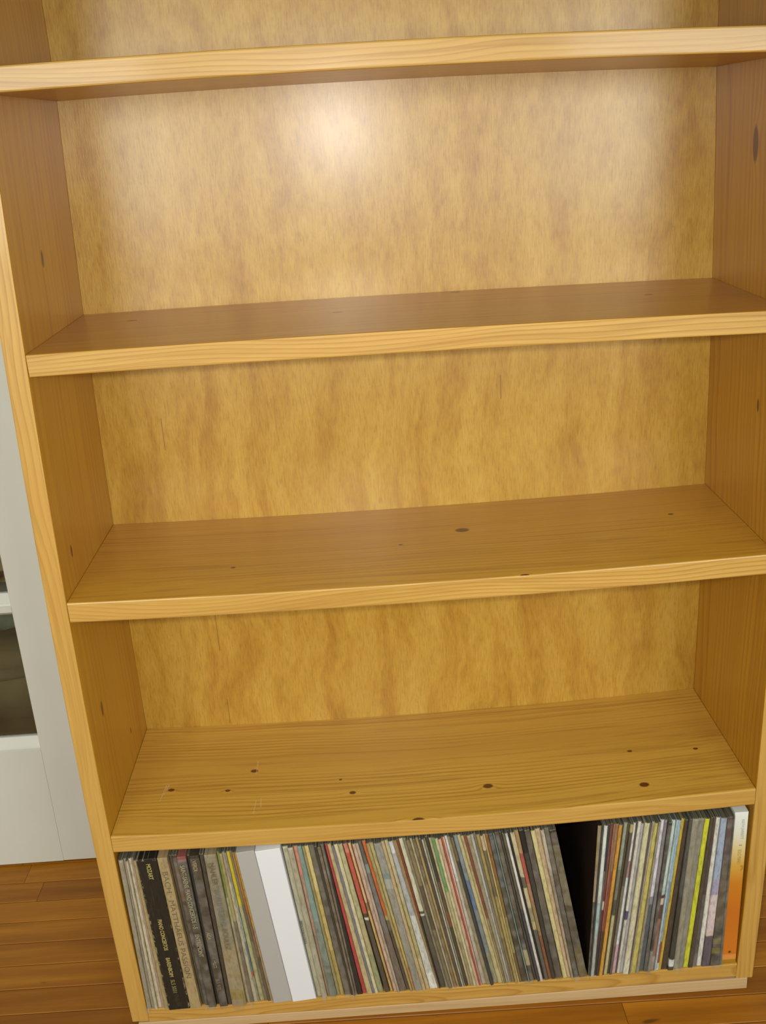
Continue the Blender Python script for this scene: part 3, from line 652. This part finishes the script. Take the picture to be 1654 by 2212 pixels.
def side(left):
    rings = []
    c = 0.0022
    zs = [-T + 0.0002] + [i * 0.06 for i in range(0, 30)] + [1.805]
    for z in zs:
        xi = XL(z) if left else XR(z)
        xo = xi - T if left else xi + T
        a, b = min(xi, xo), max(xi, xo)
        d = DEP(z) + 0.006
        rings.append([(a, c, z), (a + 0.0006, 0.0006, z), (a + c, 0, z), (b - c, 0, z), (b - 0.0006, 0.0006, z), (b, c, z), (b, d, z), (a, d, z)])
    V, F = loft(rings)
    o = mesh('side_panel', V, F, WL if left else WR, case)
    two_mats(o, FRONTV, lambda p: p.normal.y < -0.5)
    return o
side(True); side(False)
# plywood back
V = []; F = []
zs = [-0.029 + i * (1.829 / 30) for i in range(31)]
rings = []
for z in zs:
    y = DEP(z)
    a, b = XL(z) + 0.0003, XR(z) - 0.0003
    rings.append([(a, y, z), (b, y, z), (b, y + 0.0055, z), (a, y + 0.0055, z)])
V, F = loft(rings)
mesh('back_panel', V, F, M_ply, case)
# pale raw pine strip the case stands on
def pl(x): return -0.0325 + 0.0067 * (x - 0.5)
V = []
rings = []
for i in range(11):
    x = -0.018 + (1.0195 + 0.018) * i / 10
    zt = min(ZT('E', x) - T - 0.0004, -0.0300)
    rings.append([(x, 0.0008, FZ), (x, 0.0, FZ + 0.001), (x, 0.0, zt - 0.001), (x, 0.001, zt), (x, 0.060, zt), (x, 0.060, FZ)])
V, F = loft(rings)
mesh('plinth', V, F, M_raw, case)
mesh('plinth', *boxvf(-0.018, 1.0195, 0.25, 0.305, FZ, -0.0302, 0.001), M_raw, case)

# ------------------------------------------------------------------ record sleeves
def parse(cols):
    if ':' not in cols: return [(0.0, cols)]
    out = []
    for s in cols.split(','):
        f, c = s.split(':'); out.append((float(f), c))
    return out
KREC = 1.15
def rec_mat(cols, seed, lean_top, lean_bot, zt, gloss=False, smooth_card=False, width=0.0):
    smooth_card = cols in ('a19f9a', 'd2d4d8')
    t = NT('printed_card')
    x, y, z = t.xyz(t.co())
    st = parse(cols)
    h = t.math('SUBTRACT', 1.0, t.math('DIVIDE', z, zt))
    hn = t.math('ADD', h, t.math('MULTIPLY', t.math('SUBTRACT', t.noise(t.co(), 45.0, 2), 0.5), 0.03))
    stops = []
    for i, (f, c) in enumerate(st):
        col = rgba(srgb(c), KREC)
        if i: stops.append((max(f - 0.006, 0.0), prev))
        stops.append((f, col)); prev = col
    stops.append((1.0, prev))
    if len(st) == 1:
        col = rgba(srgb(st[0][1]), KREC)
        base = t.ramp(hn, [(0.0, col), (1.0, col)])
    else:
        base = t.ramp(hn, stops)
    # wear: streaks along the spine and small chips
    u = t.math('SUBTRACT', x, t.math('MULTIPLY_ADD', z, (lean_top - lean_bot) / zt, lean_bot))
    wv = t.vec(t.math('MULTIPLY', u, 900.0), seed, t.math('MULTIPLY', z, 26.0))
    n = t.noise(wv, 1.0, 3.0, 0.65)
    lum = max(srgb(st[0][1]))
    if smooth_card: pass
    elif lum < 0.12:
        base = t.mix(t.ramp(n, [(0.55, (0, 0, 0, 1)), (0.8, (0.16, 0.16, 0.16, 1))]), base, rgba(srgb('8a8068'), 1.1))
    else:
        base = t.mix(t.ramp(n, [(0.3, (0.28, 0.28, 0.28, 1)), (0.5, (0, 0, 0, 1))]), base, t.mix(1.0, base, (0.55, 0.5, 0.45, 1), 'MULTIPLY'))
    if not smooth_card:
        pr = t.noise(t.vec(t.math('MULTIPLY', u, 260.0), seed + 3.0, t.math('MULTIPLY', z, 75.0)), 1.0, 3.0, 0.6)
        base = t.mix(1.0, base, t.ramp(pr, [(0.34, (0.70, 0.69, 0.66, 1)), (0.5, (0.98, 0.98, 0.97, 1)), (0.7, (1.12, 1.12, 1.12, 1))]), 'MULTIPLY')
        base = t.mix(0.13 if lum > 0.12 else 0.03, base, rgba(srgb((138, 130, 104))))
        if width > 0.03 and lum < 0.02:      # worn corners and edges where the pale board shows through
            en = t.noise(t.vec(t.math('MULTIPLY', x, 160.0), 0.0, t.math('MULTIPLY', z, 120.0)), 1.0, 3.0, 0.6)
            ed = t.math('SUBTRACT', t.math('ABSOLUTE', t.math('SUBTRACT', u, width / 2)), width / 2 - 0.0030)
            tp = t.math('SUBTRACT', 0.0035, t.math('ABSOLUTE', t.math('SUBTRACT', z, zt)))
            wr = t.math('MULTIPLY', t.math('MAXIMUM', ed, tp), 330.0, clamp=True)
            base = t.mix(t.math('MULTIPLY', wr, t.ramp(en, [(0.52, (0, 0, 0, 1)), (0.60, (1, 1, 1, 1))])), base, rgba(srgb((176, 168, 132))))
    if not smooth_card: t.bump(n, 0.1, 0.0004)
    return t.out(base, 0.30 if gloss else 0.5, 0.45)

def sunset_mat():
    t = NT('printed_card_white_to_orange')
    x, y, z = t.xyz(t.co())
    h = t.math('SUBTRACT', 1.0, t.math('DIVIDE', z, 0.309))
    base = t.ramp(h, [(0.0, rgba(srgb('e6ece8'))), (0.12, rgba(srgb('deddd0'))), (0.22, rgba(srgb('dcc890'))), (0.33, rgba(srgb('d0a448'))),
                      (0.45, rgba(srgb('c87e24'))), (0.65, rgba(srgb('c47020'))), (0.93, rgba(srgb('cc7824'))), (0.935, rgba(srgb('dc9048'))), (0.965, rgba(srgb('dc9048'))), (0.97, rgba(srgb('a87c1c')))])
    n = t.noise(t.vec(t.math('MULTIPLY', x, 60), 0.0, t.math('MULTIPLY_ADD', z, 30, t.math('MULTIPLY', x, -50))), 1.0, 3.0)
    mk = t.math('MULTIPLY', t.math('GREATER_THAN', n, 0.57), t.math('LESS_THAN', t.math('ABSOLUTE', t.math('SUBTRACT', h, 0.385)), 0.05))
    base = t.mix(t.math('MULTIPLY', mk, 0.45), base, rgba(srgb('9a5418')))
    return t.out(base, 0.4, 0.4)

def plasticm():
    t = NT('clear_sleeve_plastic')
    nt = t.t
    tr_ = t.n('ShaderNodeBsdfTransparent'); tr_.inputs[0].default_value = (0.95, 0.95, 0.93, 1)
    df = t.n('ShaderNodeBsdfDiffuse'); df.inputs[0].default_value = (0.75, 0.73, 0.68, 1)
    gl = t.n('ShaderNodeBsdfGlossy'); gl.inputs['Roughness'].default_value = 0.16
    m1 = t.n('ShaderNodeMixShader'); m2 = t.n('ShaderNodeMixShader')
    f = t.noise(t.co(), 60.0, 3)
    fr = t.ramp(f, [(0.4, (0.02, 0.02, 0.02, 1)), (0.75, (0.12, 0.12, 0.12, 1))])
    nt.links.new(fr, m1.inputs[0]); nt.links.new(tr_.outputs[0], m1.inputs[1]); nt.links.new(df.outputs[0], m1.inputs[2])
    m2.inputs[0].default_value = 0.04
    nt.links.new(m1.outputs[0], m2.inputs[1]); nt.links.new(gl.outputs[0], m2.inputs[2])
    nt.links.new(m2.outputs[0], nt.nodes['Material Output'].inputs[0])
    return t.m
M_plastic = plasticm()

def edge_mat():  # sleeve tops: striped card, with grazing-light shade and dark gaps painted in
    t = NT('shaded_card_tops')
    x, y, z = t.xyz(t.co())
    n = t.noise(t.vec(t.math('MULTIPLY', x, 420.0), t.math('MULTIPLY', y, 3.0), 0.0), 1.0, 3.0, 0.7)
    c_ = t.ramp(n, [(0.36, rgba(srgb((30, 28, 26)))), (0.5, rgba(srgb((92, 90, 78)))), (0.6, rgba(srgb((140, 132, 104)))), (0.68, rgba(srgb((60, 56, 48))))])
    return t.out(c_, 0.6, 0.3)
M_edge = edge_mat()

GR = {'l': 'record sleeves in the left leaning row', 'r': 'record sleeves in the right hand cluster'}
SP = {}
rr = random.Random(11)
zs0 = 0.0003
for idx, (xb0, xb1, xt0, xt1, y0, h, cols, kind, label) in enumerate(RECORDS):
    isbox = 'B' in kind
    
    if xb1 > 0.9996: xb1 = 0.9990
    if xb1 - xb0 < 0.0012: xb1 = xb0 + 0.0012
    g = 0.00012
    wb, wt = xb1 - xb0, xt1 - xt0
    th = math.atan2((xb0 + xb1 - xt0 - xt1) / 2, h)       # lean; positive = top towards the left
    wdt = min(wb, wt)
    lift = abs(math.sin(th)) * wdt * 0.9
    zE = lambda x: ZT('E', x) + zs0
    # quad in the xz plane: bottom left, bottom right, top right, top left
    if th >= 0: zl, zr = zE(xb0), zE(xb1) + lift
    else: zl, zr = zE(xb0) + lift, zE(xb1)
    tl_, tr_ = (xb0 - xt0) / h, (xb1 - xt1) / h       # slopes of the two edges, x lost per metre of height
    lx = (lambda z: xb0 - tl_ * z + g); rx = (lambda z: xb1 - tr_ * z - g)
    zt0, zt1 = h + (0 if th >= 0 else lift), h + (lift if th >= 0 else 0)
    q = [(lx(zl), zl), (rx(zr), zr), (rx(zt1), zt1), (lx(zt0), zt0)]
    dep = 0.298
    ch = min(0.0012, 0.30 * wdt) if not isbox else 0.0009
    back = 1.0 if isbox else rr.uniform(0.55, 0.85)
    yb = y0 + dep
    def row(y, k, dz):
        cxb = (q[0][0] + q[1][0]) / 2; cxt = (q[2][0] + q[3][0]) / 2
        return [(cxb + (q[0][0] - cxb) * k, y, q[0][1] + dz), (cxb + (q[1][0] - cxb) * k, y, q[1][1] + dz),
                (cxt + (q[2][0] - cxt) * k, y, q[2][1] - dz), (cxt + (q[3][0] - cxt) * k, y, q[3][1] - dz)]
    k0 = max(0.2, 1 - 2 * ch / wdt)
    rings = [row(y0, k0, ch * 0.8), row(y0 + ch * 0.8, 1.0, 0.0), row(y0 + 0.012, 1.0, 0.0), row(y0 + 0.03, (1 + back) / 2, 0.0), row(yb, back, 0.0)]
    V, F = loft(rings)
    if cols == 'B': m = sunset_mat()
    else: m = rec_mat(cols, idx * 1.37, xt0, xb0, h, gloss='p' in kind, width=xb1 - xb0)
    o = mesh('record_box_set' if isbox else 'record', V, F, m)
    right = xb0 > 0.75
    if label.endswith('facing the dark gap in the row'):
        o.data.materials.append(plain('dark_cover_print', (58, 42, 32), 0.45, 0.4, 0.5))
        for p in o.data.polygons:
            if p.normal.x < -0.8: p.material_index = len(o.data.materials) - 1
    if not isbox: two_mats(o, M_edge, lambda p: p.normal.z > 0.6)
    tag(o, label, 'box set' if isbox else 'record', GR['r' if right else 'l'])
    # origin at the base of the sleeve
    piv = Vector(((xb0 + xb1) / 2, y0, 0.0)); 
    SP[label] = (o, q, y0)
    if 'p' in kind:
        e = 0.00004
        ring = []
        xa, xb_ = q[0][0] + e, q[1][0] - e; ta, tb_ = q[3][0] + e, q[2][0] - e
        lp = rr.uniform(0.006, 0.012)
        def lev(s, yf):      # s: 0 bottom .. 1 top
            a = xa + (ta - xa) * s; b = xb_ + (tb_ - xb_) * s
            za = q[0][1] + (q[3][1] - q[0][1]) * s; zb = q[1][1] + (q[2][1] - q[1][1]) * s
            m_ = (a + b) / 2
            return [(a, y0 - 0.0002, za), (a + (m_ - a) * 0.35, yf, za), (b - (b - m_) * 0.35, yf, zb), (b, y0 - 0.0002, zb)]
        V, F = loft([lev(0.004, y0 - lp), lev(0.05, y0 - 0.0045), lev(0.12, y0 - 0.0022), lev(0.6, y0 - 0.0014), lev(0.985, y0 - 0.0016)])
        pc = mesh('plastic_cover', V, F, M_plastic, o)
        pc['label'] = 'clear plastic cover standing proud of the spine'

# lettering on the spines, reading downwards
def lettering(key, txt, f0, f1, cap, colr, across=0.5, bold=0.0, dy=0.0004, name='lettering'):
    o, q, y0 = SP[key]
    cu = bpy.data.curves.new('t', 'FONT'); cu.body = txt; cu.extrude = 0.0; cu.offset = bold
    to = bpy.data.objects.new('t', cu); C.objects.link(to)
    dg = bpy.context.evaluated_depsgraph_get()
    me = bpy.data.meshes.new_from_object(to.evaluated_get(dg))
    bpy.data.objects.remove(to)
    xs = [v.co.x for v in me.vertices]; ys = [v.co.y for v in me.vertices]
    x0, x1, y0_, y1_ = min(xs), max(xs), min(ys), max(ys)
    def pt(f, a):
        tl, tr_ = Vector((q[3][0], 0, q[3][1])), Vector((q[2][0], 0, q[2][1]))
        bl, br = Vector((q[0][0], 0, q[0][1])), Vector((q[1][0], 0, q[1][1]))
        l = tl.lerp(bl, f); r = tr_.lerp(br, f)
        return l.lerp(r, a), (r - l).length
    for v in me.vertices:
        s = (v.co.x - x0) / (x1 - x0); u = (v.co.y - y0_) / (y1_ - y0_) - 0.5
        p, wd = pt(f0 + (f1 - f0) * s, across)
        p2, _ = pt(f0 + (f1 - f0) * s, across + u * cap / wd)
        v.co = Vector((p2.x, y0 - dy, p2.z))
    tt = newobj(name, me, plain('ink_' + colr, colr, 0.6, 0.2), o)
    return tt
KB = 'thick black record box set with scuffed corners and gold lettering'
GOLD = 'a8995c'
lettering(KB, 'MOZART', 0.030, 0.128, 0.0072, GOLD, 0.55, 0.03)
lettering(KB, 'PIANO CONCERTOS', 0.385, 0.590, 0.0068, GOLD, 0.50, 0.03)
lettering(KB, 'BARENBOIM', 0.640, 0.770, 0.0068, GOLD, 0.48, 0.03)
lettering(KB, 'SLS 5031', 0.790, 0.880, 0.0068, '8f8556', 0.48, 0.012)
lettering(KB, 'ENGLISH', 0.895, 0.975, 0.0062, '4c4730', 0.50)
lettering('thick tan record box set with large grey serif lettering, right of the black box', 'BACH \u00b7 MATTHAEUS PASSION', 0.085, 0.785, 0.0082, '6e644c', 0.50)
K3 = 'dark grey record box with a red tip and bold cream lettering'
lettering(K3, 'SAINT-SAENS: PIANO CONCERTOS 1-5', 0.045, 0.450, 0.0072, '9c9474', 0.50, 0.02, 0.0032)
lettering(K3, 'ENTREMONT', 0.490, 0.640, 0.0072, '9c9474', 0.50, 0.02, 0.0030)
K4 = 'dark brown record box with four short cream words spaced down it'
lettering(K4, 'VERDI', 0.020, 0.085, 0.0064, 'a0926c', 0.45, 0.02, 0.0032)
lettering(K4, 'AIDA', 0.480, 0.530, 0.0056, 'a0926c', 0.45, 0.02, 0.0030)
lettering(K4, 'MUTI', 0.670, 0.720, 0.0056, '8e8464', 0.45, 0.02, 0.0030)
lettering(K4, 'SLS 977', 0.795, 0.870, 0.0056, '80765a', 0.45, 0.02, 0.0030)
K5 = 'beige record box set in clear plastic with a yellow patch near its foot'
lettering(K5, 'MAHLER', 0.045, 0.185, 0.0084, '6c5c44', 0.52, 0.0, 0.0032)
lettering(K5, 'WORLD OF SONG', 0.215, 0.450, 0.0084, '6f7470', 0.52, 0.0, 0.0032)
lettering(K5, 'BOULEZ', 0.470, 0.610, 0.0084, '7a6a50', 0.52, 0.0, 0.0032)
lettering('cream record sleeve with small black lettering, touching the white box set', 'BEETHOVEN', 0.475, 0.625, 0.0026, '46443c', 0.30, 0.012, 0.0030)
KO = 'thick record box set fading from white to orange, against the right side panel'
lettering(KO, 'KEITH JARRETT', 0.045, 0.170, 0.0058, 'a4a294', 0.62)
lettering(KO, '1', 0.205, 0.212, 0.0050, 'a89c78', 0.60)
lettering(KO, 'SOLO PIANO', 0.235, 0.330, 0.0058, 'a8925c', 0.58)
# small dark star near the foot of the orange box
o_, q_, y_ = SP[KO]
fx = lambda f, a: (q_[3][0] * (1 - f) + q_[0][0] * f) * (1 - a) + (q_[2][0] * (1 - f) + q_[1][0] * f) * a
sv = []
cx_, cz_ = fx(0.915, 0.5), 0.3095 * (1 - 0.915)
for i in range(12):
    a_ = i * math.pi / 6; r_ = 0.0036 if i % 2 == 0 else 0.0015
    sv.append((cx_ + r_ * math.sin(a_), y_ - 0.0004, cz_ + r_ * math.cos(a_)))
mesh('star_mark', sv, [tuple(range(12))], plain('ink_star', '5a3a14', 0.6, 0.2), o_)
